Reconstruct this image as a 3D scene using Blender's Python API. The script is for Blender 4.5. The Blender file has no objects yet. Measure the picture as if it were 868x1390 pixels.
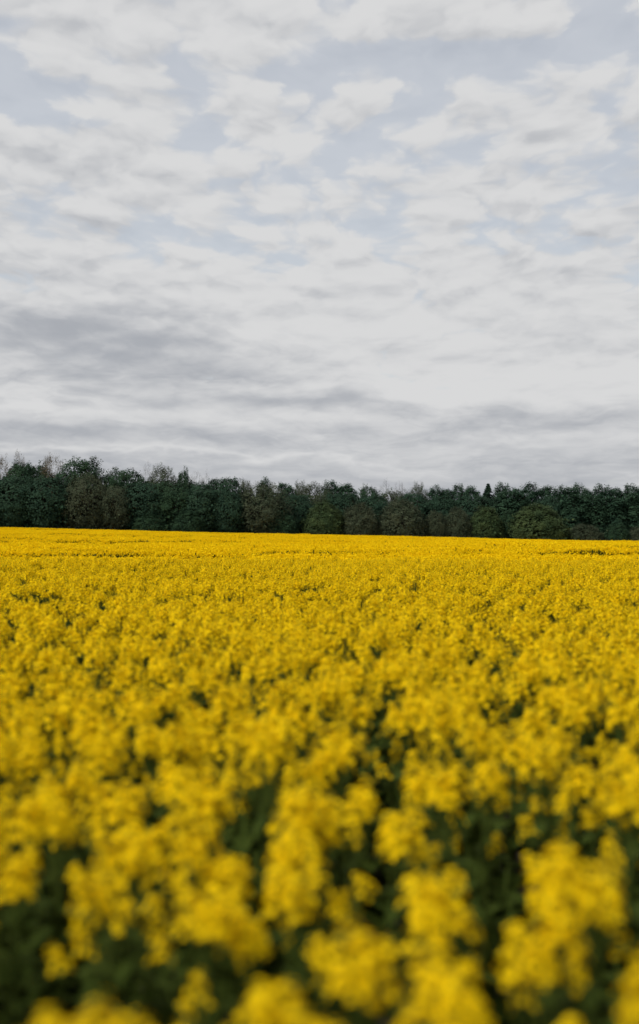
import bpy, math, random
import numpy as np
from mathutils import Vector, Matrix

R = math.radians
S = bpy.context.scene
COL = S.collection
rng = np.random.default_rng(7)
random.seed(7)

# ------------------------------------------------------------------ camera frame (full-frame 50 mm, 2:3 upright)
F = 1806.0                      # focal length in photograph pixels
CAM_Z = 1.75
PITCH = R(2.06)
FWD = np.array([0, math.cos(PITCH), math.sin(PITCH)])
UP = np.array([0, -math.sin(PITCH), math.cos(PITCH)])


def direction(px, py):
    return FWD + np.array([(px - 434) / F, 0, 0]) + UP * (650 - py) / F


def at(px, py, Y):
    d = direction(px, py)
    return d * (Y / d[1]) + np.array([0, 0, CAM_Z])


def smooth(a, b, x):
    t = np.clip((x - a) / (b - a), 0, 1)
    return t * t * (3 - 2 * t)


CROP = 1.00                     # usual height of the crop


def edge_y(x):                  # far edge of the field
    return 236 + 0.12 * np.asarray(x, float)


def ground_z(x, y):
    x = np.asarray(x, float)
    y = np.asarray(y, float)
    s = np.clip(y, 0, 330) / 236.0
    xs = np.clip(x, -140, 140)
    z = s * (-0.86 - 0.0265 * xs)
    far = smooth(18, 60, y)
    z = z + far * (0.16 * np.sin(y / 9.0 + 0.03 * x) + 0.10 * np.sin(y / 4.1 - 0.045 * x + 1.0)) * (1 - smooth(200, 232, y))
    return z


# ------------------------------------------------------------------ node helpers
def new_mat(name):
    m = bpy.data.materials.new(name)
    m.use_nodes = True
    nt = m.node_tree
    for n in list(nt.nodes):
        nt.nodes.remove(n)
    return m, nt


def node(nt, t, **kw):
    n = nt.nodes.new(t)
    for k, v in kw.items():
        if k == 'inputs':
            for kk, vv in v.items():
                n.inputs[kk].default_value = vv
        else:
            setattr(n, k, v)
    return n


def leaf_mat(name, c1, c2, scale=1.5, trans=0.25, rough=0.6, trans_col=None, spread=0.35, spec=0.25, detail=2.0):
    """Two-sided leafy matter: diffuse plus some light coming through; its pigment varies by clump and by plant."""
    m, nt = new_mat(name)
    L = nt.links.new
    out = node(nt, 'ShaderNodeOutputMaterial')
    tc = node(nt, 'ShaderNodeTexCoord')
    nz = node(nt, 'ShaderNodeTexNoise', inputs={'Scale': scale, 'Detail': detail, 'Roughness': 0.6})
    L(tc.outputs['Object'], nz.inputs['Vector'])
    oi = node(nt, 'ShaderNodeObjectInfo')
    mr = node(nt, 'ShaderNodeMapRange', inputs={'From Min': 0.3, 'From Max': 0.7})
    L(nz.outputs['Fac'], mr.inputs['Value'])
    a = node(nt, 'ShaderNodeMath', operation='MULTIPLY_ADD', inputs={1: spread, 2: -spread / 2})
    L(oi.outputs['Random'], a.inputs[0])
    b = node(nt, 'ShaderNodeMath', operation='ADD', use_clamp=True)
    L(mr.outputs[0], b.inputs[0])
    L(a.outputs[0], b.inputs[1])
    mix = node(nt, 'ShaderNodeMix', data_type='RGBA')
    mix.inputs['A'].default_value = (*c1, 1)
    mix.inputs['B'].default_value = (*c2, 1)
    L(b.outputs[0], mix.inputs['Factor'])
    p = node(nt, 'ShaderNodeBsdfPrincipled', inputs={'Roughness': rough, 'Specular IOR Level': spec})
    L(mix.outputs['Result'], p.inputs['Base Color'])
    t = node(nt, 'ShaderNodeBsdfTranslucent')
    if trans_col:
        t.inputs['Color'].default_value = (*trans_col, 1)
    else:
        L(mix.outputs['Result'], t.inputs['Color'])
    ms = node(nt, 'ShaderNodeMixShader', inputs={0: trans})
    L(p.outputs[0], ms.inputs[1])
    L(t.outputs[0], ms.inputs[2])
    L(ms.outputs[0], out.inputs['Surface'])
    return m


def plain_mat(name, c1, c2, scale=3.0, rough=0.85):
    m, nt = new_mat(name)
    L = nt.links.new
    out = node(nt, 'ShaderNodeOutputMaterial')
    tc = node(nt, 'ShaderNodeTexCoord')
    nz = node(nt, 'ShaderNodeTexNoise', inputs={'Scale': scale, 'Detail': 6.0})
    L(tc.outputs['Object'], nz.inputs['Vector'])
    mix = node(nt, 'ShaderNodeMix', data_type='RGBA')
    mix.inputs['A'].default_value = (*c1, 1)
    mix.inputs['B'].default_value = (*c2, 1)
    L(nz.outputs['Fac'], mix.inputs['Factor'])
    p = node(nt, 'ShaderNodeBsdfPrincipled', inputs={'Roughness': rough, 'Specular IOR Level': 0.2})
    L(mix.outputs['Result'], p.inputs['Base Color'])
    bp = node(nt, 'ShaderNodeBump', inputs={'Strength': 0.5, 'Distance': 0.05})
    L(nz.outputs['Fac'], bp.inputs['Height'])
    L(bp.outputs[0], p.inputs['Normal'])
    L(p.outputs[0], out.inputs['Surface'])
    return m


M = {
    'petal': leaf_mat('rape_petal', (0.85, 0.575, 0.004), (0.90, 0.635, 0.006), scale=9, trans=0.24, rough=0.8, spread=0.5, spec=0.03),
    'bud': leaf_mat('rape_bud', (0.34, 0.33, 0.02), (0.50, 0.42, 0.02), scale=20, trans=0.15, spread=0.5),
    'stem': leaf_mat('rape_stem', (0.055, 0.085, 0.014), (0.085, 0.115, 0.022), scale=6, trans=0.05, spread=0.5, spec=0.08, rough=0.8),
    'leaf': leaf_mat('rape_leaf', (0.026, 0.042, 0.006), (0.044, 0.064, 0.010), scale=7, trans=0.15, spread=0.6, rough=0.8, spec=0.06),
    'soil': plain_mat('field_soil', (0.022, 0.020, 0.010), (0.045, 0.040, 0.02), 1.2),
    'bark': plain_mat('tree_bark', (0.035, 0.030, 0.024), (0.07, 0.06, 0.048), 5),
    'twig': plain_mat('tan_twig', (0.075, 0.064, 0.045), (0.12, 0.10, 0.068), 5),
    'grey_twig': plain_mat('grey_twig', (0.085, 0.078, 0.070), (0.13, 0.12, 0.11), 5),
    'dark_leaf': leaf_mat('dark_foliage', (0.019, 0.043, 0.024), (0.032, 0.064, 0.031), 0.5, 0.15, 0.8, spec=0.08),
    'teal_leaf': leaf_mat('blue_green_foliage', (0.023, 0.053, 0.032), (0.039, 0.079, 0.043), 0.5, 0.15, 0.8, spec=0.08),
    'deep_leaf': leaf_mat('deep_green_foliage', (0.019, 0.044, 0.028), (0.031, 0.063, 0.036), 0.5, 0.15, 0.8, spec=0.08),
    'olive_leaf': leaf_mat('olive_foliage', (0.036, 0.062, 0.026), (0.062, 0.088, 0.032), 0.5, 0.18, 0.8, spec=0.08),
    'brown_leaf': leaf_mat('budding_foliage', (0.044, 0.060, 0.035), (0.062, 0.074, 0.042), 0.5, 0.15, 0.8, spec=0.08),
    'tan_leaf': leaf_mat('tan_bud_foliage', (0.11, 0.092, 0.05), (0.17, 0.125, 0.07), 0.5, 0.2, 0.8, spec=0.08),
    'needle': leaf_mat('conifer_needles', (0.026, 0.056, 0.036), (0.042, 0.078, 0.046), 0.6, 0.08, 0.8, spec=0.08),
}


# ------------------------------------------------------------------ mesh helpers
class MB:
    """Gathers cards and tubes for ONE mesh."""

    def __init__(self):
        self.v, self.f, self.m, self.n = [], [], [], 0

    def tube(self, pts, radii, mat=0, sides=5):
        pts = [np.asarray(p, float) for p in pts]
        base = self.n
        for i, p in enumerate(pts):
            d = pts[min(i + 1, len(pts) - 1)] - pts[max(i - 1, 0)]
            d = d / (np.linalg.norm(d) + 1e-9)
            a = np.cross(d, [0.31, 0.94, 0.13])
            a /= np.linalg.norm(a) + 1e-9
            b = np.cross(d, a)
            for k in range(sides):
                t = 2 * math.pi * k / sides
                self.v.append(p + radii[i] * (math.cos(t) * a + math.sin(t) * b))
        for i in range(len(pts) - 1):
            for k in range(sides):
                k2 = (k + 1) % sides
                self.f.append((base + i * sides + k, base + i * sides + k2, base + (i + 1) * sides + k2, base + (i + 1) * sides + k))
                self.m.append(mat)
        self.n += len(pts) * sides

    def cards(self, c, u, w, mat=0, fold=None):
        """Diamond-shaped leaf faces at centres c with half axes u and w; fold lifts the two side corners."""
        c, u, w = np.asarray(c), np.asarray(u), np.asarray(w)
        n = len(c)
        q = np.empty((n, 4, 3))
        q[:, 0] = c - u
        q[:, 1] = c + w - 0.1 * u
        q[:, 2] = c + u
        q[:, 3] = c - w - 0.1 * u
        if fold is not None:
            q[:, 1] += fold
            q[:, 3] += fold
        self.v.extend(q.reshape(-1, 3))
        self.f.extend((np.arange(n * 4).reshape(n, 4) + self.n).tolist())
        self.m.extend([mat] * n)
        self.n += n * 4

    def poly(self, pts, mat=0):
        self.v.extend([np.asarray(p, float) for p in pts])
        self.f.append(tuple(range(self.n, self.n + len(pts))))
        self.m.append(mat)
        self.n += len(pts)

    def grid(self, rows, mat=0):
        base = self.n
        h, w = len(rows), len(rows[0])
        for r in rows:
            self.v.extend([np.asarray(p, float) for p in r])
        for i in range(h - 1):
            for j in range(w - 1):
                self.f.append((base + i * w + j, base + i * w + j + 1, base + (i + 1) * w + j + 1, base + (i + 1) * w + j))
                self.m.append(mat)
        self.n += h * w

    def mesh(self, name, mats, smooth_shade=False):
        me = bpy.data.meshes.new(name)
        me.from_pydata([tuple(p) for p in self.v], [], self.f)
        for m in mats:
            me.materials.append(m)
        me.polygons.foreach_set('material_index', self.m)
        if smooth_shade:
            me.polygons.foreach_set('use_smooth', [True] * len(self.f))
        me.update()
        return me

    def add(self, other, mat_off, M4):
        A = np.array(M4)
        v = np.asarray(other.v)
        v = v @ A[:3, :3].T + A[:3, 3]
        self.v.extend(v)
        self.f.extend([tuple(i + self.n for i in f) for f in other.f])
        self.m.extend([i + mat_off for i in other.m])
        self.n += other.n


def link(name, me, parent=None):
    o = bpy.data.objects.new(name, me)
    COL.objects.link(o)
    if parent:
        o.parent = parent
    return o


def unit(v):
    v = np.asarray(v, float)
    return v / (np.linalg.norm(v, axis=-1, keepdims=True) + 1e-9)


def rand_dirs(n, g):
    return unit(g.normal(size=(n, 3)))


# ------------------------------------------------------------------ rapeseed plant
def flower_head(seed):
    """A raceme of four-petalled flowers below a knot of buds. Materials: petal, bud, stem. Origin at its foot."""
    g = np.random.default_rng(seed)
    b = MB()
    hgt = g.uniform(0.060, 0.090)
    bend = g.normal(0, 0.012, 2)
    axis = lambda t: np.array([bend[0] * t * t, bend[1] * t * t, hgt * t])
    b.tube([axis(0), axis(0.5), axis(1)], [0.0022, 0.0018, 0.0012], 2, 4)
    n = int(g.integers(21, 30))
    for i in range(n):
        t = (i + 0.5) / n
        ph = i * 2.39996 + g.normal(0, 0.25)
        el = 0.15 + 0.95 * t + g.normal(0, 0.12)
        out = (0.040 - 0.018 * t) * g.uniform(0.8, 1.2)
        o = axis(t * 0.93)
        d = np.array([math.cos(ph) * math.cos(el), math.sin(ph) * math.cos(el), math.sin(el)])
        c = o + d * out
        b.poly([o, o + [0.0007, 0, 0.0012], c, c + [0, 0.0008, -0.0008]], 2)
        nrm = unit(d + np.array([0, 0, 0.5]) + g.normal(0, 0.25, 3))
        a = unit(np.cross(nrm, [0.3, 0.2, 0.9]))
        e = np.cross(nrm, a)
        rot = g.uniform(0, 1.57)
        sz = g.uniform(0.0095, 0.0125) * (1 - 0.25 * t)
        cup = g.uniform(0.1, 0.5)
        for k in range(4):
            th = rot + k * math.pi / 2
            p = math.cos(th) * a + math.sin(th) * e
            s = np.cross(nrm, p)
            mid = c + p * sz * 0.62 + nrm * sz * 0.20 * cup
            b.poly([c, mid + s * sz * 0.46, c + p * sz * 1.15 + s * sz * 0.28 + nrm * sz * cup * 0.2,
                    c + p * sz * 1.15 - s * sz * 0.28 + nrm * sz * cup * 0.2, mid - s * sz * 0.46], 0)
    top = axis(1)
    for i in range(9):
        d = rand_dirs(1, g)[0]
        d[2] = abs(d[2])
        c = top + d * 0.009
        u = d * 0.0045
        w = unit(np.cross(d, [0.2, 0.5, 0.8])) * 0.0024
        w2 = unit(np.cross(d, w)) * 0.0024
        b.cards([c, c], [u, u], [w, w2], 1)
    return b


def leaf_blade(b, o, d, length, width, droop, mat):
    d = unit(d)
    s = unit(np.cross(d, [0, 0, 1]))
    rows = []
    for i in range(6):
        t = i / 5
        p = o + d * length * t + np.array([0, 0, -droop * t * t * length])
        w = width * (math.sin(math.pi * min(1, 0.12 + 0.88 * t)) ** 0.8) + 0.001
        rows.append([p - s * w + [0, 0, 0.18 * w], p, p + s * w + [0, 0, 0.18 * w]])
    b.grid(rows, mat)


class PlantSpec:
    def __init__(self, seed):
        g = np.random.default_rng(seed)
        self.stem, self.leaves, self.heads = MB(), MB(), []
        H = CROP - 0.10 + g.uniform(-0.03, 0.03)
        lean = g.normal(0, 0.045, 2)
        ax = lambda t: np.array([lean[0] * t * t, lean[1] * t * t, H * t])
        self.stem.tube([ax(t) for t in (0, 0.25, 0.5, 0.75, 1)], [0.0075, 0.007, 0.006, 0.0042, 0.003], 0, 6)
        self.heads.append((ax(1), np.array([lean[0], lean[1], 1.0])))
        nb = int(g.integers(6, 8))
        for i in range(nb):
            t0 = g.uniform(0.55, 0.88)
            ph = i * 2.4 + g.normal(0, 0.3)
            reach = g.uniform(0.022, 0.050) if i < 4 else g.uniform(0.06, 0.13)
            end = ax(t0) + np.array([math.cos(ph) * reach, math.sin(ph) * reach, 0])
            end[2] = H + (g.uniform(-0.035, 0.02) if i < 4 else g.uniform(-0.22, -0.05))
            o = ax(t0)
            mid = o * 0.5 + end * 0.5 + np.array([math.cos(ph), math.sin(ph), 0]) * reach * 0.25
            self.stem.tube([o, mid, end], [0.0038, 0.003, 0.0022], 0, 4)
            self.heads.append((end, unit(np.array([math.cos(ph) * 0.22, math.sin(ph) * 0.22, 1]))))
            leaf_blade(self.leaves, o, np.array([math.cos(ph), math.sin(ph), 0.35]), g.uniform(0.07, 0.13), g.uniform(0.014, 0.024), 0.5, 0)
        for i in range(24):
            t0 = g.uniform(0.15, 0.86)
            ph = i * 2.4 + g.normal(0, 0.4)
            L = (0.26 - 0.20 * t0) * g.uniform(0.6, 1.2)
            leaf_blade(self.leaves, ax(t0), np.array([math.cos(ph), math.sin(ph), g.uniform(-0.1, 0.5)]), L, L * g.uniform(0.2, 0.3), g.uniform(0.3, 0.8), 0)
        # thin green pods under the flowers
        for o, d in self.heads[:6]:
            for k in range(5):
                ph = g.uniform(0, 6.28)
                a = o - d * g.uniform(0.0, 0.07)
                self.stem.tube([a, a + np.array([math.cos(ph) * 0.03, math.sin(ph) * 0.03, 0.028])], [0.0012, 0.0008], 0, 3)


HEADS = [flower_head(100 + i) for i in range(6)]
HEAD_MESH = [h.mesh('flower_head', [M['petal'], M['bud'], M['stem']]) for h in HEADS]
SPECS = [PlantSpec(200 + i) for i in range(7)]
STEM_MESH = [s.stem.mesh('stem', [M['stem']], True) for s in SPECS]
LEAF_MESH = [s.leaves.mesh('leaves', [M['leaf']], True) for s in SPECS]


def align(d, rz):
    q = Vector((0, 0, 1)).rotation_difference(Vector(d))
    return (q.to_matrix() @ Matrix.Rotation(rz, 3, 'Z'))


HEAD_POSES = []
for k, s in enumerate(SPECS):
    g = random.Random(k)
    HEAD_POSES.append([(g.randrange(6), tuple(o), align(tuple(d), g.uniform(0, 6.28)).to_euler(), g.uniform(0.88, 1.15) * (1.0 if i < 5 else 0.68))
                       for i, (o, d) in enumerate(s.heads)])


def make_plant(k):
    root = bpy.data.objects.new('rapeseed_plant', None)
    root.empty_display_size = 0.1
    COL.objects.link(root)
    link('stem', STEM_MESH[k], root)
    link('leaves', LEAF_MESH[k], root)
    for h, loc, e, s in HEAD_POSES[k]:
        o = link('flower_head', HEAD_MESH[h], root)
        o.location, o.rotation_euler, o.scale = loc, e, (s, s, s)
    return root


def copy_thing(o, loc, rz, sc):
    c = o.copy()
    COL.objects.link(c)
    for ch in o.children:
        d = ch.copy()
        COL.objects.link(d)
        d.parent = c
    c.location = loc
    c.rotation_euler = (c.rotation_euler[0], c.rotation_euler[1], rz)
    c.scale = sc
    return c


# where plants stand: a jittered drill pattern, thinner in patches
def value_noise(x, y, cell, seed):
    g = np.random.default_rng(seed)
    T = g.random((256, 256))
    fx, fy = np.asarray(x) / cell, np.asarray(y) / cell
    ix, iy = np.floor(fx).astype(int), np.floor(fy).astype(int)
    tx, ty = fx - ix, fy - iy
    tx, ty = tx * tx * (3 - 2 * tx), ty * ty * (3 - 2 * ty)
    t = lambda a, b: T[a % 256, b % 256]
    return (t(ix, iy) * (1 - tx) + t(ix + 1, iy) * tx) * (1 - ty) + (t(ix, iy + 1) * (1 - tx) + t(ix + 1, iy + 1) * tx) * ty


def scatter(y0, y1, step, margin, half=0.262):
    ys = np.arange(y0, y1, step)
    out = []
    for y in ys:
        w = half * y + margin
        xs = np.arange(-w, w, step)
        out.append(np.stack([xs, np.full_like(xs, y)], 1))
    p = np.concatenate(out)
    return p + rng.uniform(-0.48, 0.48, p.shape) * step


def thin(p):
    """How well the crop stands at each point: 1 full, 0 none."""
    x, y = p[:, 0], p[:, 1]
    n = 0.62 * value_noise(x + 90, y + 50, 0.24, 1) + 0.38 * value_noise(x + 40, y + 10, 0.8, 2)
    d = smooth(0.20, 0.42, n) * (0.90 + 0.10 * smooth(2.4, 5.0, y))
    for cx, cy, r, k in ((-0.52, 2.45, 0.26, 0.65), (-0.15, 2.5, 0.16, 0.5), (-0.95, 4.9, 0.36, 0.8), (-0.72, 4.6, 0.25, 0.6)):
        d = d * (1 - k * np.exp(-(((x - cx) / r) ** 2 + ((y - cy) / r) ** 2)))
    return d


def stand(p):
    """Plant height factor."""
    x, y = p[:, 0], p[:, 1]
    n = value_noise(x + 10, y + 70, 0.8, 3) - 0.5
    n2 = value_noise(x + 210, y + 170, 3.0, 4) - 0.5
    n3 = value_noise(x + 33, y + 12, 0.3, 5) - 0.5
    return 1 + 0.07 * n + 0.05 * n2 + 0.05 * n3 + rng.normal(0, 0.04, len(p))


near = scatter(0.75, 13.0, 0.256, 1.6)
keep = rng.random(len(near)) < 0.06 + 0.94 * thin(near)
near = near[keep]
hn = stand(near)
# the 300 that show largest: inside the frame, nearest first
cam_d = near[:, 1]
inside = (np.abs(near[:, 0]) < 0.2403 * cam_d + 0.12) & (cam_d > 1.75)
order = np.argsort(np.where(inside, cam_d, 1e9))
chosen = order[:300]
is_thing = np.zeros(len(near), bool)
is_thing[chosen] = True

PLANT_LABEL = 'flowering rapeseed plant with clustered yellow heads and blue-green leaves at front of field'
protos = [make_plant(k) for k in range(len(SPECS))]
used = set()
for j, i in enumerate(chosen):
    k = j % len(SPECS)
    x, y = near[i]
    loc = (x, y, float(ground_z(x, y)))
    rz = random.uniform(0, 6.28)
    s = float(hn[i])
    sc = (random.uniform(0.92, 1.08),) * 2 + (s,)
    if k not in used:
        o = protos[k]
        used.add(k)
        o.location, o.scale = loc, sc
        o.rotation_euler = (0, 0, rz)
    else:
        o = copy_thing(protos[k], loc, rz, sc)
    o['label'] = PLANT_LABEL
    o['category'] = 'rapeseed plant'
    o['group'] = 'rapeseed plants at the front of the field'

# the rest of the crop: one stuff object whose points carry plants (near) or metre-wide patches of crop (far)
ALLMATS = [M['petal'], M['bud'], M['stem'], M['leaf']]


def whole_plant(k):
    b = MB()
    I = np.eye(4)
    b.add(SPECS[k].stem, 2, I)
    b.add(SPECS[k].leaves, 3, I)
    for h, loc, e, s in HEAD_POSES[k]:
        A = Matrix.Translation(loc) @ e.to_matrix().to_4x4() @ Matrix.Scale(s, 4)
        b.add(HEADS[h], 0, A)
    return b.mesh('whole_plant', ALLMATS)


def crop_patch(seed, size=1.5, n=170):
    """Crop seen from afar: tufts of yellow over green, each tuft of loose faces."""
    g = np.random.default_rng(seed)
    b = MB()
    for i in range(n):
        x, y = g.uniform(-size / 2, size / 2, 2) * 1.12
        z = CROP * g.uniform(0.84, 1.06)
        m = 14
        c = np.array([x, y, z]) + g.normal(0, 1, (m, 3)) * [0.034, 0.034, 0.032]
        u = rand_dirs(m, g) * g.uniform(0.016, 0.030, (m, 1))
        w = unit(np.cross(u, rand_dirs(m, g))) * g.uniform(0.014, 0.024, (m, 1))
        b.cards(c, u, w, 0)
        m = 4
        c = np.array([x, y, z - 0.14]) + g.normal(0, 1, (m, 3)) * [0.05, 0.05, 0.05]
        u = unit(rand_dirs(m, g) + [0, 0, 1.0]) * g.uniform(0.05, 0.09, (m, 1))
        w = unit(np.cross(u, rand_dirs(m, g))) * g.uniform(0.012, 0.03, (m, 1))
        b.cards(c, u, w, 3)
    m = 160
    c = np.stack([g.uniform(-size / 2, size / 2, m) * 1.1, g.uniform(-size / 2, size / 2, m) * 1.1, g.uniform(0.45, 0.85, m)], 1)
    u = rand_dirs(m, g) * 0.10
    w = unit(np.cross(u, rand_dirs(m, g))) * 0.06
    b.cards(c, u, w, 3)
    return b.mesh('crop_patch', ALLMATS)


tmpl = bpy.data.collections.new('crop_sources')
for k in range(len(SPECS)):
    tmpl.objects.link(bpy.data.objects.new('a%02d' % k, whole_plant(k)))
NP = 6
for k in range(NP):
    tmpl.objects.link(bpy.data.objects.new('b%02d' % k, crop_patch(500 + k)))

mid = scatter(13.0, 40, 0.234, 1.9)
n_mid = 0.6 * value_noise(mid[:, 0] + 300, mid[:, 1] + 50, 0.36, 11) + 0.4 * value_noise(mid[:, 0] * 0.7 + 40, mid[:, 1] + 910, 1.5, 12)
mid = mid[rng.random(len(mid)) < 0.10 + 0.90 * smooth(0.33, 0.52, n_mid)]
hm = stand(mid)
far = scatter(39, 262, 1.22, 5, 0.29)
far = far[far[:, 1] < edge_y(far[:, 0]) - 1.0]
# rows where the crop stands lower: old wheel tracks and bare patches lying across the view
bands = value_noise(far[:, 0] * 0.10 + 7, far[:, 1] * 0.55, 1.0, 21) * 0.6 + value_noise(far[:, 0] * 0.3 + 7, far[:, 1] * 0.9, 1.0, 22) * 0.4
hf = 1 - 0.20 * smooth(0.54, 0.68, bands) + rng.normal(0, 0.035, len(far))
rest = ~is_thing
P = np.concatenate([near[rest], mid, far])
Z = ground_z(P[:, 0], P[:, 1])
nn, nm, nf = rest.sum(), len(mid), len(far)
idx = np.concatenate([rng.integers(0, len(SPECS), nn + nm), len(SPECS) + rng.integers(0, NP, nf)])
hs = np.concatenate([hn[rest], hm, hf])
rot = rng.uniform(0, 6.28, len(P))
wide = np.concatenate([rng.uniform(0.92, 1.08, nn + nm), np.ones(nf)])

me = bpy.data.meshes.new('rapeseed_crop')
me.from_pydata([(a[0], a[1], z) for a, z in zip(P, Z)], [], [])
at1 = me.attributes.new('which', 'INT', 'POINT')
at1.data.foreach_set('value', idx.astype(np.int32))
at2 = me.attributes.new('turn', 'FLOAT_VECTOR', 'POINT')
at2.data.foreach_set('vector', np.stack([np.zeros(len(P)), np.zeros(len(P)), rot], 1).astype(np.float32).ravel())
at3 = me.attributes.new('size', 'FLOAT_VECTOR', 'POINT')
at3.data.foreach_set('vector', np.stack([wide, wide, hs], 1).astype(np.float32).ravel())
crop = link('rapeseed_crop', me)
crop['kind'] = 'stuff'
crop['label'] = 'yellow flowering rapeseed crop filling the field as far as the wood'
ng = bpy.data.node_groups.new('grow_crop', 'GeometryNodeTree')
ng.interface.new_socket('Geometry', in_out='INPUT', socket_type='NodeSocketGeometry')
ng.interface.new_socket('Geometry', in_out='OUTPUT', socket_type='NodeSocketGeometry')
gi = ng.nodes.new('NodeGroupInput')
go = ng.nodes.new('NodeGroupOutput')
ci = ng.nodes.new('GeometryNodeCollectionInfo')
ci.inputs['Collection'].default_value = tmpl
ci.inputs['Separate Children'].default_value = True
ci.inputs['Reset Children'].default_value = True
iop = ng.nodes.new('GeometryNodeInstanceOnPoints')
iop.inputs['Pick Instance'].default_value = True


def named(n, t):
    a = ng.nodes.new('GeometryNodeInputNamedAttribute')
    a.data_type = t
    a.inputs['Name'].default_value = n
    return a.outputs['Attribute']


ng.links.new(gi.outputs[0], iop.inputs['Points'])
ng.links.new(ci.outputs[0], iop.inputs['Instance'])
ng.links.new(named('which', 'INT'), iop.inputs['Instance Index'])
ng.links.new(named('turn', 'FLOAT_VECTOR'), iop.inputs['Rotation'])
ng.links.new(named('size', 'FLOAT_VECTOR'), iop.inputs['Scale'])
ng.links.new(iop.outputs[0], go.inputs[0])
md = crop.modifiers.new('grow', 'NODES')
md.node_group = ng

# ------------------------------------------------------------------ ground: one sheet to the horizon
xs = np.unique(np.concatenate([np.linspace(-4000, -160, 14), np.linspace(-150, 150, 61), np.linspace(160, 4000, 14)]))
ysg = np.unique(np.concatenate([np.linspace(-600, -10, 8), np.linspace(-6, 20, 14), np.linspace(22, 340, 110), np.linspace(360, 6000, 18)]))
gb = MB()
gb.grid([[(x, y, float(ground_z(x, y))) for x in xs] for y in ysg])
ground = link('ground', gb.mesh('ground', [M['soil']], True))
ground['kind'] = 'structure'


# ------------------------------------------------------------------ trees (built 10 m high and 10 m wide, then scaled)
def scatter_leaves(b, centres, per, spread, size, g, mat, outward=0.6, centre=np.array([0, 0, 4.0])):
    c = np.repeat(centres, per, 0) + np.clip(g.normal(0, 1, (len(centres) * per, 3)), -1.9, 1.9) * spread
    c[:, 2] = np.maximum(c[:, 2], 0.05)
    nrm = unit(rand_dirs(len(c), g) + outward * unit(c - centre) + [0, 0, 0.35])
    u = unit(np.cross(nrm, rand_dirs(len(c), g)))
    w = np.cross(nrm, u)
    s = size * g.uniform(0.6, 1.35, (len(c), 1))
    b.cards(c, u * s, w * s * 0.72, mat)


HALF = {'slim': 2.1, 'dome': 4.7, 'round': 4.6}


def crown_points(kind, g, n):
    """Ends of the crown's limbs, thick enough at the top that the outline closes."""
    z = (np.arange(n) + g.random(n)) / n
    if kind == 'dome':
        prof = np.sqrt(np.clip(1 - z ** 2.2, 0, 1))
        lo, hi = 0.4, 9.2
    elif kind == 'slim':
        prof = np.where(z > 0.62, np.sqrt(np.clip(1 - ((z - 0.62) / 0.40) ** 2, 0.01, 1)), 0.75 + 0.25 * z / 0.62)
        lo, hi = 0.6, 9.3
    else:
        prof = np.where(z > 0.5, np.sqrt(np.clip(1 - ((z - 0.5) / 0.52) ** 2, 0.01, 1)), 0.8 + 0.2 * z / 0.5)
        lo, hi = 0.7, 9.2
    r = prof * HALF[kind] * np.sqrt(g.uniform(0.6 if kind == 'dome' else 0.3, 1.0, n)) * 0.97
    ph = np.arange(n) * 2.39996 + g.normal(0, 0.5, n)
    zz = lo + z * (hi - lo)
    # the crown is a bundle of a few billows, each with its own bulge
    lobes = rand_dirs(7, g)
    d = np.stack([np.cos(ph), np.sin(ph), (z - 0.45) * 2], 1)
    bulge = np.max(unit(d) @ lobes.T, 1)
    r = r * ((0.80 + 0.26 * bulge) if kind != 'dome' else (0.92 + 0.1 * bulge))
    zz = np.minimum(zz + g.normal(0, 0.2, n) + (z > 0.8) * (bulge - 0.8) * 0.8, hi + 0.25)
    ends = np.stack([r * np.cos(ph), r * np.sin(ph), np.maximum(zz, lo)], 1)
    return ends, lobes, (lambda q: np.interp(q, np.sort(z), prof[np.argsort(z)])), lo, hi


def leaf_shell(b, kind, lobes, prof, lo, hi, n, size, g, mat, depth):
    """The outermost leaves, turned to the light, that close the crown's rounded surface."""
    z = g.random(n) ** (0.8 if kind == 'dome' else 0.9)
    ph = g.uniform(0, 2 * math.pi, n)
    d = np.stack([np.cos(ph), np.sin(ph), (z - 0.45) * 2], 1)
    bulge = np.max(unit(d) @ lobes.T, 1)
    k = (0.80 + 0.26 * bulge) if kind != 'dome' else (0.92 + 0.1 * bulge)
    r = prof(z) * HALF[kind] * k * (1 - depth * g.random(n) ** 1.5)
    zz = lo + z * (hi - lo)
    c = np.stack([r * np.cos(ph), r * np.sin(ph), zz], 1) + g.normal(0, 0.10, (n, 3))
    c[:, 2] = np.maximum(c[:, 2], 0.05)
    scatter_leaves(b, c, 1, [0.05, 0.05, 0.05], size, g, mat, 2.6, np.array([0, 0, (2.4 if kind == 'dome' else 4.0)]))


def limbs_to(tb, ends, g, top, r0, mat=0):
    tb.tube([(0, 0, -0.4), (0.1, 0, top * 0.4), (0.05, 0.1, top * 0.8), (0, 0, top)], [r0, r0 * 0.8, r0 * 0.5, r0 * 0.2], mat, 7)
    for e in ends:
        z0 = min(top * 0.95, max(0.5, e[2] * g.uniform(0.35, 0.6)))
        s = np.array([0.05, 0.03, z0])
        m = s * 0.45 + e * 0.55 + np.array([0, 0, -0.25])
        tb.tube([s, m, e], [r0 * 0.38, r0 * 0.22, r0 * 0.06], mat, 5)


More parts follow.
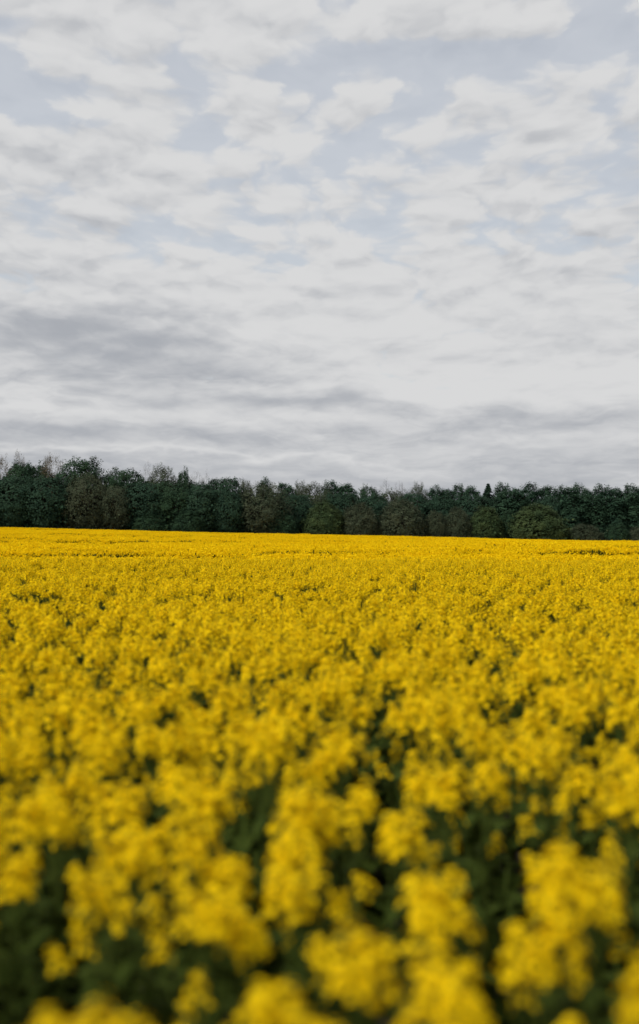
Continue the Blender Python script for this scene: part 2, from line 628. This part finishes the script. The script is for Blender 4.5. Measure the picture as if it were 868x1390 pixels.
def twigs(tb, starts, per, length, rad, g, mat, rise=0.9):
    for s in starts:
        for k in range(per):
            d = unit(rand_dirs(1, g)[0] * [1, 1, 0.6] + [0, 0, rise] + 0.35 * unit(s - np.array([0, 0, 4.0])))
            L = length * g.uniform(0.5, 1.3)
            m = s + d * L * 0.5 + g.normal(0, 0.06, 3)
            e = s + d * L + g.normal(0, 0.12, 3)
            tb.tube([s, m, e], [rad, rad * 0.75, rad * 0.35], mat, 3)
            for q in range(2):
                d2 = unit(d + rand_dirs(1, g)[0] * 0.9)
                tb.tube([m, m + d2 * L * 0.45], [rad * 0.7, rad * 0.3], mat, 3)


def tree_meshes(style, seed):
    g = np.random.default_rng(seed)
    cb, tb = MB(), MB()
    shape = {'bush': 'dome', 'dark_bush': 'dome', 'budding_bush': 'dome', 'slender_tree': 'slim'}.get(style, 'round')
    if style == 'conifer_tree':
        tb.tube([(0, 0, -0.4), (0, 0, 5), (0, 0, 9.6)], [0.3, 0.15, 0.02], 0, 7)
        cs, sp_ = [], []
        for lv in range(36):
            t = lv / 35
            z = 0.6 + 9.2 * t
            rad = 4.8 * (1 - t) ** 1.0 + 0.05
            nbr = max(5, int(13 * (1 - t)))
            for k in range(nbr):
                ph = g.uniform(0, 6.28)
                r = rad * g.uniform(0.75, 1.1)
                e = np.array([math.cos(ph) * r, math.sin(ph) * r, z - 0.25 * r])
                tb.tube([(0, 0, z), e], [0.05, 0.015], 0, 3)
                for q in np.linspace(0.25, 1, 6):
                    cs.append((np.array([0, 0, z]) * (1 - q) + e * q))
                    sp_.append(0.07 + 0.34 * (1 - t))
        scatter_leaves(cb, np.array(cs), 9, np.repeat(np.array(sp_), 9)[:, None] * [1, 1, 0.5], 0.16, g, 0, 0.4)
        return cb.mesh('crown', [M['needle']]), tb.mesh('trunk', [M['bark']])
    nl = {'broadleaf_tree': 70, 'leafy_tree': 76, 'budding_tree': 70, 'sparse_tree': 44, 'bare_tree': 34, 'bush': 110, 'dark_bush': 80, 'budding_bush': 90, 'slender_tree': 66}[style]
    ends, lobes, prof, lo, hi = crown_points(shape, g, nl)
    bark = M['bark']
    leaf = {'broadleaf_tree': 'dark_leaf', 'leafy_tree': 'deep_leaf', 'budding_tree': 'brown_leaf', 'sparse_tree': 'tan_leaf', 'bush': 'olive_leaf', 'dark_bush': 'dark_leaf', 'budding_bush': 'brown_leaf', 'slender_tree': 'teal_leaf', 'bare_tree': 'brown_leaf'}[style]
    limbs_to(tb, ends, g, {'dome': 3.0, 'slim': 8.6, 'round': 6.2}[shape], 0.28 if shape != 'slim' else 0.16)
    k_sub = {'dome': 0.34, 'slim': 0.28, 'round': 0.46}[shape]
    sub = np.repeat(ends, 7, 0) + np.clip(g.normal(0, 1, (nl * 7, 3)), -1.8, 1.8) * [k_sub, k_sub, min(0.34, k_sub)]
    if style in ('broadleaf_tree', 'leafy_tree'):
        scatter_leaves(cb, sub, 26, [0.29, 0.29, 0.22], 0.135, g, 0, 1.8)
        scatter_leaves(cb, np.array([[0, 0, 4.0]]), 900, [2.0, 2.0, 1.8], 0.3, g, 0)
        twigs(tb, ends, 3, 0.7, 0.018, g, 0)
    elif style in ('bush', 'dark_bush'):
        scatter_leaves(cb, sub, 20, [0.26, 0.26, 0.20], 0.13, g, 0, 2.6)
        scatter_leaves(cb, np.array([[0, 0, 3.0]]), 900, [2.2, 2.2, 1.7], 0.3, g, 0)
    elif style == 'slender_tree':
        scatter_leaves(cb, sub, 24, [0.24, 0.24, 0.24], 0.13, g, 0, 1.6)
        scatter_leaves(cb, np.array([[0, 0, 4.4]]), 600, [0.9, 0.9, 2.2], 0.25, g, 0)
    elif style in ('budding_tree', 'budding_bush'):
        scatter_leaves(cb, sub, 24 if style == 'budding_tree' else 20, [0.30, 0.30, 0.25], 0.115, g, 0, 2.0)
        scatter_leaves(cb, np.array([[0, 0, 3.6]]), 900, [2.1, 2.1, 1.8], 0.26, g, 0)
        twigs(tb, sub[::2], 2, 0.5, 0.012, g, 0)
    elif style == 'sparse_tree':
        scatter_leaves(cb, sub, 20, [0.40, 0.40, 0.36], 0.08, g, 0)
        twigs(tb, sub, 2, 0.7, 0.018, g, 1)
    else:
        scatter_leaves(cb, sub[sub[:, 2] < 7.0], 16, [0.4, 0.4, 0.3], 0.085, g, 0)
        twigs(tb, sub, 2, 0.8, 0.013, g, 1)
    shell = {'broadleaf_tree': (2600, 0.17), 'leafy_tree': (3600, 0.17), 'budding_tree': (2600, 0.13), 'bush': (5200, 0.15), 'dark_bush': (4200, 0.15), 'budding_bush': (4600, 0.13), 'slender_tree': (2200, 0.14)}.get(style)
    if shell:
        leaf_shell(cb, shape, lobes, prof, lo, hi, shell[0], shell[1], g, 0, 0.12 if shape == 'dome' else 0.22)
    tw = M['grey_twig'] if style == 'bare_tree' else M['twig']
    return cb.mesh('crown', [M[leaf]]), tb.mesh('trunk', [bark, tw])


STYLES = {'broadleaf_tree': 3, 'leafy_tree': 3, 'budding_tree': 3, 'sparse_tree': 2, 'bare_tree': 2, 'bush': 3, 'dark_bush': 2, 'budding_bush': 3, 'slender_tree': 4, 'conifer_tree': 1}
TREE_MESH = {s: [tree_meshes(s, 1000 + 37 * i + 11 * j) for j in range(n)] for i, (s, n) in enumerate(STYLES.items())}
CAT = {'bush': 'bush', 'dark_bush': 'bush', 'budding_bush': 'bush'}
counter = {}


def add_tree(style, px, top, width, depth, label, group, name=None):
    k = counter.get(style, 0)
    counter[style] = k + 1
    crown, trunk = TREE_MESH[style][k % STYLES[style]]
    Y = 236.0
    for _ in range(4):
        x = at(px, 700, Y)[0]
        Y = float(edge_y(x)) + depth
    p = at(px, top, Y)
    gz = float(ground_z(p[0], Y))
    H = p[2] - gz
    W = width * Y / F
    root = bpy.data.objects.new(name or style.replace('dark_bush', 'bush'), None)
    COL.objects.link(root)
    root.location = (p[0], Y, gz)
    root.rotation_euler = (0, 0, random.uniform(0, 6.28))
    native = 2 * HALF['slim' if style == 'slender_tree' else 'round'] + 0.5
    W *= 1.3 if depth > 4.5 else 1.1
    root.scale = (W / native, W / native, H / 9.9)
    link('crown', crown, root)
    link('trunk', trunk, root)
    root['label'] = label
    root['category'] = CAT.get(style, 'tree')
    root['group'] = group


SKY, MIDR, FRONT = 'tall trees along the skyline of the wood', 'trees in the face of the wood', 'bushes and low trees along the field edge'
TREES = [
    # tall trees of the skyline, from the left
    ('sparse_tree', -2, 616, 42, 16, 'tan thinly leaved tree cut by the left edge of the photo', SKY),
    ('broadleaf_tree', 30, 624, 52, 14, 'dark green tree just right of the tan tree at the left edge', SKY),
    ('sparse_tree', 28, 615, 26, 20, 'small tan twiggy treetop poking above a dark green crown near the left edge', SKY),
    ('sparse_tree', 73, 614, 40, 15, 'tallest tan tree with sky showing through its thin twigs', SKY),
    ('broadleaf_tree', 110, 618, 62, 12, 'tallest dark tree with a clumpy flat-topped crown on the wood\'s left part', SKY),
    ('broadleaf_tree', 52, 628, 46, 17, 'dark tree filling the gap left of the tallest tan twiggy tree', SKY),
    ('broadleaf_tree', 142, 640, 40, 15, 'dark green shoulder tree just right of the tallest clumpy crown', SKY),
    ('broadleaf_tree', 172, 633, 56, 12, 'dark green tree with a smooth domed top left of the bare grey twigs', SKY),
    ('bare_tree', 200, 629, 24, 17, 'bare grey twiggy treetop just right of the dark domed tree', SKY),
    ('budding_tree', 222, 631, 44, 13, 'brown budding tree with a ragged twiggy top right of the bare grey one', SKY),
    ('broadleaf_tree', 250, 635, 22, 16, 'narrow dark treetop between the ragged brown tree and a bare twiggy one', SKY),
    ('bare_tree', 271, 636, 32, 14, 'bare twiggy tree on the skyline where the wood starts to step down', SKY),
    ('leafy_tree', 303, 644, 56, 9, 'broad blue-green tree with a rounded top just right of the bare twiggy tree', SKY),
    ('budding_tree', 333, 648, 20, 22, 'small brown treetop peeping up left of the big round brown tree', SKY),
    ('slender_tree', 359, 649, 20, 24, 'small dark treetop directly above the big round brown tree', SKY),
    ('slender_tree', 388, 652, 28, 22, 'dark treetop just right of the big round brown tree', SKY),
    ('budding_tree', 408, 653, 28, 24, 'olive brown treetop second to the right of the big round brown tree', SKY),
    ('budding_tree', 428, 655, 52, 16, 'greenish brown round tree behind the olive domed bush at mid-wood', SKY),
    ('slender_tree', 450, 654, 26, 26, 'slim dark treetop above the olive domed bush at mid-wood', SKY),
    ('slender_tree', 471, 655, 30, 24, 'slim dark treetop above the gap between the olive bush and a brown bush', SKY),
    ('broadleaf_tree', 500, 657, 32, 22, 'dark rounded treetop left of the two thin bare twiggy tops', SKY),
    ('bare_tree', 522, 652, 24, 26, 'left one of two thin bare treetops above mid-wood', SKY),
    ('bare_tree', 545, 652, 26, 26, 'right one of two thin bare treetops above mid-wood', SKY),
    ('budding_tree', 533, 662, 48, 20, 'olive brown tree below the pair of thin bare treetops', SKY),
    ('budding_tree', 568, 655, 28, 22, 'pale olive rounded treetop above the reddish brown bush', SKY),
    ('slender_tree', 590, 660, 24, 24, 'slim green tree just right of the pale olive treetop', SKY),
    ('slender_tree', 606, 660, 24, 24, 'slim dark tree midway between the pale olive treetop and the pointed conifer', SKY),
    ('slender_tree', 622, 659, 22, 25, 'spiky dark treetop two left of the pointed conifer', SKY),
    ('slender_tree', 640, 658, 24, 24, 'spiky dark treetop next left of the pointed conifer', SKY),
    ('conifer_tree', 663, 657, 60, 22, 'pointed dark conifer standing above the other treetops', SKY),
    ('slender_tree', 684, 656, 26, 22, 'dark bushy treetop just right of the pointed conifer', SKY),
    ('slender_tree', 704, 659, 24, 24, 'slim dark treetop second to the right of the pointed conifer', SKY),
    ('slender_tree', 720, 657, 26, 22, 'slim dark tree above the left half of the big domed bush', SKY),
    ('slender_tree', 741, 658, 26, 23, 'slim dark tree above the right half of the big domed bush', SKY),
    ('slender_tree', 758, 660, 26, 21, 'slim green tree just past the right end of the big domed bush', SKY),
    ('slender_tree', 773, 657, 26, 22, 'tall slim tree third to the left of the notch in the skyline', SKY),
    ('slender_tree', 784, 658, 20, 24, 'narrow tree second to the left of the notch in the skyline', SKY),
    ('slender_tree', 796, 661, 20, 20, 'narrow tree right beside the notch in the skyline, on its left', SKY),
    ('slender_tree', 819, 658, 30, 20, 'rounded slim tree right beside the notch in the skyline, on its right', SKY),
    ('slender_tree', 837, 658, 26, 22, 'slim tree second to the right of the notch in the skyline', SKY),
    ('slender_tree', 855, 659, 26, 21, 'slim dark tree next to last before the right edge', SKY),
    ('slender_tree', 873, 659, 28, 22, 'slim dark tree cut by the right edge of the photo', SKY),
    ('slender_tree', -36, 630, 50, 14, 'dark tree standing just beyond the left edge of the photo', SKY),
    ('slender_tree', 900, 660, 30, 22, 'slim tree standing just beyond the right edge of the photo', SKY),
    # the face of the wood
    ('leafy_tree', 14, 645, 66, 6, 'dark blue-green tree at the field edge in the left corner of the wood', MIDR),
    ('leafy_tree', 62, 644, 66, 6, 'dark blue-green tree at the field edge below the tallest tan tree', MIDR),
    ('budding_tree', 118, 643, 56, 5, 'dull brown tree with pale branches below the tallest clumpy crown', MIDR),
    ('budding_tree', 156, 656, 50, 4, 'dull brown tree lower and right of the pale-branched one', MIDR),
    ('leafy_tree', 196, 651, 58, 6, 'dark blue-green tree below the bare grey twigs at the field edge', MIDR),
    ('broadleaf_tree', 236, 650, 58, 6, 'dark green tree below the ragged brown treetop at the field edge', MIDR),
    ('leafy_tree', 272, 652, 52, 5, 'blue-green tree below the bare twiggy tree at the field edge', MIDR),
    ('leafy_tree', 310, 664, 50, 4, 'low blue-green tree just left of the big round brown tree', MIDR),
    ('budding_tree', 358, 655, 66, 5, 'big round brown topped tree standing forward at the field edge', MIDR),
    ('leafy_tree', 402, 668, 48, 10, 'dark blue-green tree in the shade right of the big round brown tree', MIDR),
    ('leafy_tree', 505, 669, 52, 12, 'dark blue-green tree in the hollow between two brown bushes', MIDR),
    ('leafy_tree', 462, 667, 46, 12, 'dark tree right behind the olive domed bush at mid-wood', MIDR),
    ('leafy_tree', 560, 666, 46, 13, 'green tree right behind the reddish brown bush', MIDR),
    ('leafy_tree', 598, 670, 44, 12, 'blue-green tree behind the two small brown bushes', MIDR),
    ('leafy_tree', 638, 669, 50, 12, 'dark green tree below the spiky treetops left of the conifer', MIDR),
    ('slender_tree', 698, 667, 44, 12, 'light green domed tree peeping over the left end of the big domed bush', MIDR, 'domed_tree'),
    ('leafy_tree', 668, 672, 36, 14, 'dark tree in the shade below the pointed conifer', MIDR),
    ('leafy_tree', 742, 672, 44, 14, 'dark blue-green tree rising right behind the big domed bush', MIDR),
    ('slender_tree', 778, 670, 34, 11, 'upright blue-green tree left of the pale low bush', MIDR),
    ('slender_tree', 806, 673, 36, 11, 'upright blue-green tree below the notch in the skyline', MIDR),
    ('slender_tree', 834, 670, 36, 11, 'upright tree behind the second low bush from the right edge', MIDR),
    ('slender_tree', 862, 670, 36, 11, 'upright tree behind the low bush at the right edge', MIDR),
    # bushes along the field edge
    ('bush', 441, 679, 56, 3, 'olive domed bush at mid-wood beside the field', FRONT),
    ('budding_bush', 488, 681, 56, 3, 'brown domed bush just right of the olive domed bush', FRONT),
    ('budding_bush', 546, 676, 66, 3, 'largest reddish brown bush at the field edge', FRONT),
    ('budding_bush', 592, 692, 36, 3, 'small brown bush just right of the largest reddish brown one', FRONT),
    ('budding_bush', 622, 687, 42, 3, 'brown pointed bush left of the olive topped bush', FRONT),
    ('bush', 660, 686, 50, 3, 'olive topped bush second to the left of the big domed bush', FRONT),
    ('dark_bush', 692, 690, 36, 4, 'small dark bush pressed against the left side of the big domed bush', FRONT),
    ('bush', 729, 683, 84, 2, 'big green domed bush with a light olive crown, largest at the field edge', FRONT),
    ('budding_bush', 792, 710, 56, 2, 'pale low spreading bush just right of the big domed bush', FRONT),
    ('dark_bush', 838, 709, 38, 2, 'low dark rounded bush second from the right edge', FRONT),
    ('budding_bush', 866, 714, 36, 2, 'low dull bush cut by the right edge of the photo', FRONT),
    ('dark_bush', 384, 690, 44, 3, 'low dark bush right at the foot of the big round brown tree', FRONT),
    ('dark_bush', 255, 692, 50, 2, 'low dark green bush at the wood\'s foot below the bare twiggy skyline', FRONT),
    ('dark_bush', 205, 696, 50, 2, 'low dark bush at the foot of the ragged brown tree', FRONT),
]
for t in TREES:
    add_tree(*t)

# brambles along the field edge and the deep shade of the wood: masses nobody could count
ub = MB()
g = np.random.default_rng(77)
n = 15000
x = g.uniform(-78, 84, n)
d = g.uniform(0.2, 5, n)
h = (0.7 + 1.3 * value_noise(x + 200, d + 3, 2.2, 31)) * (0.55 + 0.45 * smooth(0.2, 2.5, d))
y = edge_y(x) + d
c = np.stack([x, y, ground_z(x, y) + h * g.random(n) ** 0.6], 1)
u = rand_dirs(n, g) * g.uniform(0.12, 0.26, (n, 1))
w = unit(np.cross(u, rand_dirs(n, g))) * g.uniform(0.09, 0.18, (n, 1))
ub.cards(c, u, w, 0)
o = link('undergrowth', ub.mesh('undergrowth', [M['dark_leaf']]))
o['kind'] = 'stuff'
o['label'] = 'low dark bramble undergrowth along the far edge of the field'

wb = MB()
n = 42000
x = g.uniform(-95, 105, n)
d = g.uniform(27, 60, n)
y = edge_y(x) + d
hh = np.where(x < -20, 10.8, 9.2) * (0.75 + 0.3 * value_noise(x + 300, d, 5, 41))
c = np.stack([x, y, ground_z(x, y) + hh * g.random(n)], 1)
u = rand_dirs(n, g) * g.uniform(0.3, 0.6, (n, 1))
w = unit(np.cross(u, rand_dirs(n, g))) * g.uniform(0.25, 0.45, (n, 1))
wb.cards(c, u, w, 0)
o = link('far_woods', wb.mesh('far_woods', [M['dark_leaf']]))
o['kind'] = 'stuff'
o['label'] = 'dark depth of the wood behind the front trees'

# ------------------------------------------------------------------ sky and sun
SUN_EL, SUN_AZ = 52.0, 240.0           # veiled sun high behind the camera and to its left (azimuth from +Y, clockwise)
W = bpy.data.worlds.new('World')
S.world = W
W.use_nodes = True
W.cycles.sampling_method = 'MANUAL'
W.cycles.sample_map_resolution = 512
nt = W.node_tree
for n_ in list(nt.nodes):
    nt.nodes.remove(n_)
L = nt.links.new


def mth(op, a, b=None, c=None, clamp=False):
    n = nt.nodes.new('ShaderNodeMath')
    n.operation = op
    n.use_clamp = clamp
    for i, v in enumerate((a, b, c)):
        if v is None:
            continue
        if isinstance(v, (int, float)):
            n.inputs[i].default_value = v
        else:
            L(v, n.inputs[i])
    return n.outputs[0]


def sstep(v, a, b, lo=0.0, hi=1.0):
    n = nt.nodes.new('ShaderNodeMapRange')
    n.interpolation_type = 'SMOOTHSTEP'
    n.inputs['From Min'].default_value = a
    n.inputs['From Max'].default_value = b
    n.inputs['To Min'].default_value = lo
    n.inputs['To Max'].default_value = hi
    L(v, n.inputs['Value'])
    return n.outputs[0]


def comb(x, y, z=0.0):
    n = nt.nodes.new('ShaderNodeCombineXYZ')
    for i, v in enumerate((x, y, z)):
        if isinstance(v, (int, float)):
            n.inputs[i].default_value = v
        else:
            L(v, n.inputs[i])
    return n.outputs[0]


def noise(vec, scale, detail=6.0, rough=0.55, distort=0.0, out='Fac'):
    n = nt.nodes.new('ShaderNodeTexNoise')
    n.noise_dimensions = '2D'
    n.inputs['Scale'].default_value = scale
    n.inputs['Detail'].default_value = detail
    n.inputs['Roughness'].default_value = rough
    n.inputs['Distortion'].default_value = distort
    L(vec, n.inputs['Vector'])
    return n.outputs[out]


def mixc(f, a, b):
    n = nt.nodes.new('ShaderNodeMix')
    n.data_type = 'RGBA'
    for s, v in (('Factor', f), ('A', a), ('B', b)):
        if isinstance(v, tuple):
            n.inputs[s].default_value = (*v, 1)
        elif isinstance(v, (int, float)):
            n.inputs[s].default_value = v
        else:
            L(v, n.inputs[s])
    return n.outputs['Result']


tc = nt.nodes.new('ShaderNodeTexCoord')
sp = nt.nodes.new('ShaderNodeSeparateXYZ')
L(tc.outputs['Generated'], sp.inputs[0])
dx, dy, dz = sp.outputs
dzc = mth('MAXIMUM', dz, 0.0)
# point on a cloud sheet overhead (a curved one, so that the horizon keeps finite size)
den = mth('ADD', dzc, 0.035)
cx = mth('DIVIDE', dx, den)
cy = mth('DIVIDE', dy, den)
# compass direction and height of the view ray, for where the larger banks lie
hyp = mth('SQRT', mth('ADD', mth('MULTIPLY', dx, dx), mth('MULTIPLY', dy, dy)))
az = mth('ARCTAN2', dx, dy)
el = mth('ARCTAN2', dz, hyp)
warp_n = nt.nodes.new('ShaderNodeTexNoise')
warp_n.noise_dimensions = '2D'
warp_n.inputs['Scale'].default_value = 9.0
warp_n.inputs['Detail'].default_value = 4.0
L(comb(az, mth('MULTIPLY', el, 2.2)), warp_n.inputs['Vector'])
ws = nt.nodes.new('ShaderNodeSeparateXYZ')
L(warp_n.outputs['Color'], ws.inputs[0])
azw = mth('ADD', az, mth('MULTIPLY_ADD', ws.outputs[0], 0.16, -0.08))
elw = mth('ADD', el, mth('MULTIPLY_ADD', ws.outputs[1], 0.05, -0.025))


def banks(rows):
    tot = None
    for px, py, rx, ry, k in rows:
        d = direction(px, py)
        a0, e0 = math.atan2(d[0], d[1]), math.atan2(d[2], math.hypot(d[0], d[1]))
        u = mth('MULTIPLY_ADD', azw, F / rx, -a0 * F / rx)
        v = mth('MULTIPLY_ADD', elw, F / ry, -e0 * F / ry)
        r = mth('ADD', mth('MULTIPLY', u, u), mth('MULTIPLY', v, v))
        gsn = mth('MULTIPLY', mth('EXPONENT', mth('MULTIPLY', r, -1.0)), k)
        tot = gsn if tot is None else mth('ADD', tot, gsn)
    return tot


cover_bias = banks([
    (400, 108, 130, 20, -0.16), (590, 58, 120, 22, -0.12), (560, 212, 150, 22, -0.09), (735, 200, 120, 16, -0.08),
    (650, 318, 110, 18, -0.09), (50, 148, 90, 12, -0.10), (320, 200, 90, 14, -0.10), (150, 82, 120, 10, -0.08), (835, 150, 60, 14, -0.10),
    (350, 28, 500, 24, 0.12), (520, 165, 130, 18, 0.12), (150, 240, 220, 60, 0.14), (570, 105, 50, 12, 0.14), (750, 180, 90, 14, 0.08),
    (430, 420, 600, 70, 0.14), (430, 580, 800, 80, 0.22), (720, 265, 110, 16, 0.10),
])
dark_bias = banks([
    (80, 462, 230, 32, 0.80), (60, 505, 160, 20, 0.5), (330, 500, 160, 14, 0.28), (380, 545, 240, 14, 0.50), (720, 570, 200, 22, 0.75), (200, 590, 380, 14, 0.55),
    (110, 215, 150, 34, 0.34), (330, 268, 130, 20, 0.36), (60, 290, 100, 18, 0.25), (640, 45, 140, 16, 0.12), (760, 480, 160, 22, 0.12),
    (434, 668, 900, 54, 0.85), (60, 40, 120, 30, 0.14), (830, 40, 140, 40, 0.1),
    (60, 556, 120, 8, -0.4), (250, 622, 300, 4, -0.4), (450, 440, 120, 26, -0.25), (560, 520, 160, 14, -0.25),
])

# sheet coordinates: rolls of cloud that flatten towards the horizon
sx = mth('DIVIDE', dx, mth('ADD', dzc, 0.42))
sy = mth('MULTIPLY', mth('LOGARITHM', mth('ADD', dzc, 0.10), 2.718282), 1.05)
vec = comb(sx, sy)


def vma(a, k, b):
    n = nt.nodes.new('ShaderNodeVectorMath')
    n.operation = 'MULTIPLY_ADD'
    L(a, n.inputs[0])
    n.inputs[1].default_value = k
    if isinstance(b, tuple):
        n.inputs[2].default_value = b
    else:
        L(b, n.inputs[2])
    return n.outputs[0]


w1 = vma(noise(vec, 5.0, 4.0, 0.55, 0.0, 'Color'), (0.09, 0.032, 0.0), vec)
w2 = vma(noise(w1, 22.0, 5.0, 0.6, 0.0, 'Color'), (0.036, 0.022, 0.0), w1)


def puffs(v, scale, smooth_k=0.7):
    n = nt.nodes.new('ShaderNodeTexVoronoi')
    n.voronoi_dimensions = '2D'
    n.feature = 'SMOOTH_F1'
    n.inputs['Scale'].default_value = scale
    n.inputs['Smoothness'].default_value = smooth_k
    n.inputs['Detail'].default_value = 2.0
    n.inputs['Roughness'].default_value = 0.45
    n.inputs['Lacunarity'].default_value = 2.3
    L(v, n.inputs['Vector'])
    return mth('SUBTRACT', 1.0, n.outputs['Distance'])


def density(v):
    a = noise(v, 4.0, 9.0, 0.54)
    p = puffs(v, 13.0, 0.55)
    return mth('ADD', mth('MULTIPLY', a, 0.50), mth('MULTIPLY', p, 0.42))


d0 = density(w2)
d1 = density(vma(w2, (1.0, 1.0, 1.0), (0.0, 0.030, 0.0)))     # the same clouds sampled a little higher up
n_big = noise(w1, 2.2, 4.0, 0.55)
dens = mth('ADD', mth('ADD', d0, mth('MULTIPLY_ADD', n_big, 0.30, -0.15)), cover_bias)
dens = mth('ADD', dens, sstep(el, 0.21, 0.06, 0.0, 0.16))
cover = sstep(dens, 0.255, 0.425)
relief = mth('SUBTRACT', d1, d0)                 # cloud still above: we look at its grey base; none above: its lit rim
lowness = sstep(el, 0.05, 0.24)
streak = noise(vma(comb(mth('MULTIPLY', az, 3.2), mth('MULTIPLY', el, 34.0)), (1, 1, 1), noise(w1, 8.0, 3.0, 0.5, 0.0, 'Color')), 1.5, 7.0, 0.58, 0.3)
fine = noise(w2, 16.0, 6.0, 0.6)
shade = mth('ADD', dark_bias, mth('MULTIPLY', relief, mth('MULTIPLY_ADD', lowness, 1.5, 0.6)))
shade = mth('ADD', shade, mth('MULTIPLY_ADD', n_big, 0.9, -0.38))
shade = mth('ADD', shade, mth('MULTIPLY_ADD', fine, 0.36, -0.18))
st_amt = mth('SUBTRACT', 1.0, sstep(el, 0.09, 0.20))
shade = mth('ADD', shade, mth('MULTIPLY', mth('MULTIPLY_ADD', streak, 1.3, -0.65), st_amt))
shade_c = mth('MULTIPLY', sstep(shade, -0.25, 1.25), mth('MULTIPLY_ADD', cover, 0.6, 0.4))
cloud = mixc(shade_c, (0.532, 0.534, 0.537), (0.306, 0.320, 0.347))

skyn = nt.nodes.new('ShaderNodeTexSky')
skyn.sky_type = 'NISHITA'
skyn.sun_disc = False
skyn.sun_elevation = R(SUN_EL)
skyn.sun_rotation = R(SUN_AZ)
skyn.altitude = 60
skyn.air_density = 1.0
skyn.dust_density = 1.0
skyn.ozone_density = 0.4
bg1 = nt.nodes.new('ShaderNodeBackground')
bg1.inputs['Strength'].default_value = 0.092
L(skyn.outputs[0], bg1.inputs['Color'])
bg2 = nt.nodes.new('ShaderNodeBackground')
bg2.inputs['Strength'].default_value = 1.0
L(cloud, bg2.inputs['Color'])
mx = nt.nodes.new('ShaderNodeMixShader')
L(mth('MULTIPLY_ADD', cover, 0.30, 0.70), mx.inputs[0])      # thin high veil even in the gaps
L(bg1.outputs[0], mx.inputs[1])
L(bg2.outputs[0], mx.inputs[2])
wo = nt.nodes.new('ShaderNodeOutputWorld')
L(mx.outputs[0], wo.inputs['Surface'])

sun_d = bpy.data.lights.new('sun', 'SUN')
sun_d.energy = 2.5
sun_d.angle = R(12)
sun_d.color = (1.0, 0.95, 0.87)
sun = bpy.data.objects.new('sun', sun_d)
COL.objects.link(sun)
sd = Vector((math.sin(R(SUN_AZ)) * math.cos(R(SUN_EL)), math.cos(R(SUN_AZ)) * math.cos(R(SUN_EL)), math.sin(R(SUN_EL))))
sun.rotation_euler = sd.to_track_quat('Z', 'Y').to_euler()
sun.location = sd * 60

# ------------------------------------------------------------------ camera
cd = bpy.data.cameras.new('camera')
cd.sensor_fit = 'VERTICAL'
cd.sensor_height = 36.0 * 1390 / 1300
cd.lens = 50.0
cd.shift_y = -45.0 / 1390
cd.clip_start = 0.05
cd.clip_end = 9000
cd.dof.use_dof = True
cd.dof.focus_distance = 42.0
cd.dof.aperture_fstop = 1.45
cam = bpy.data.objects.new('camera', cd)
COL.objects.link(cam)
cam.location = (0, 0, CAM_Z)
cam.rotation_euler = (R(90) + PITCH, 0, 0)
S.camera = cam

S.view_settings.view_transform = 'Standard'
S.view_settings.look = 'None'
S.view_settings.exposure = 0.37
S.view_settings.gamma = 1.0
S.render.engine = 'CYCLES'
S.cycles.use_denoising = True
S.cycles.max_bounces = 6
S.cycles.diffuse_bounces = 3
S.cycles.transmission_bounces = 4
S.cycles.use_fast_gi = False
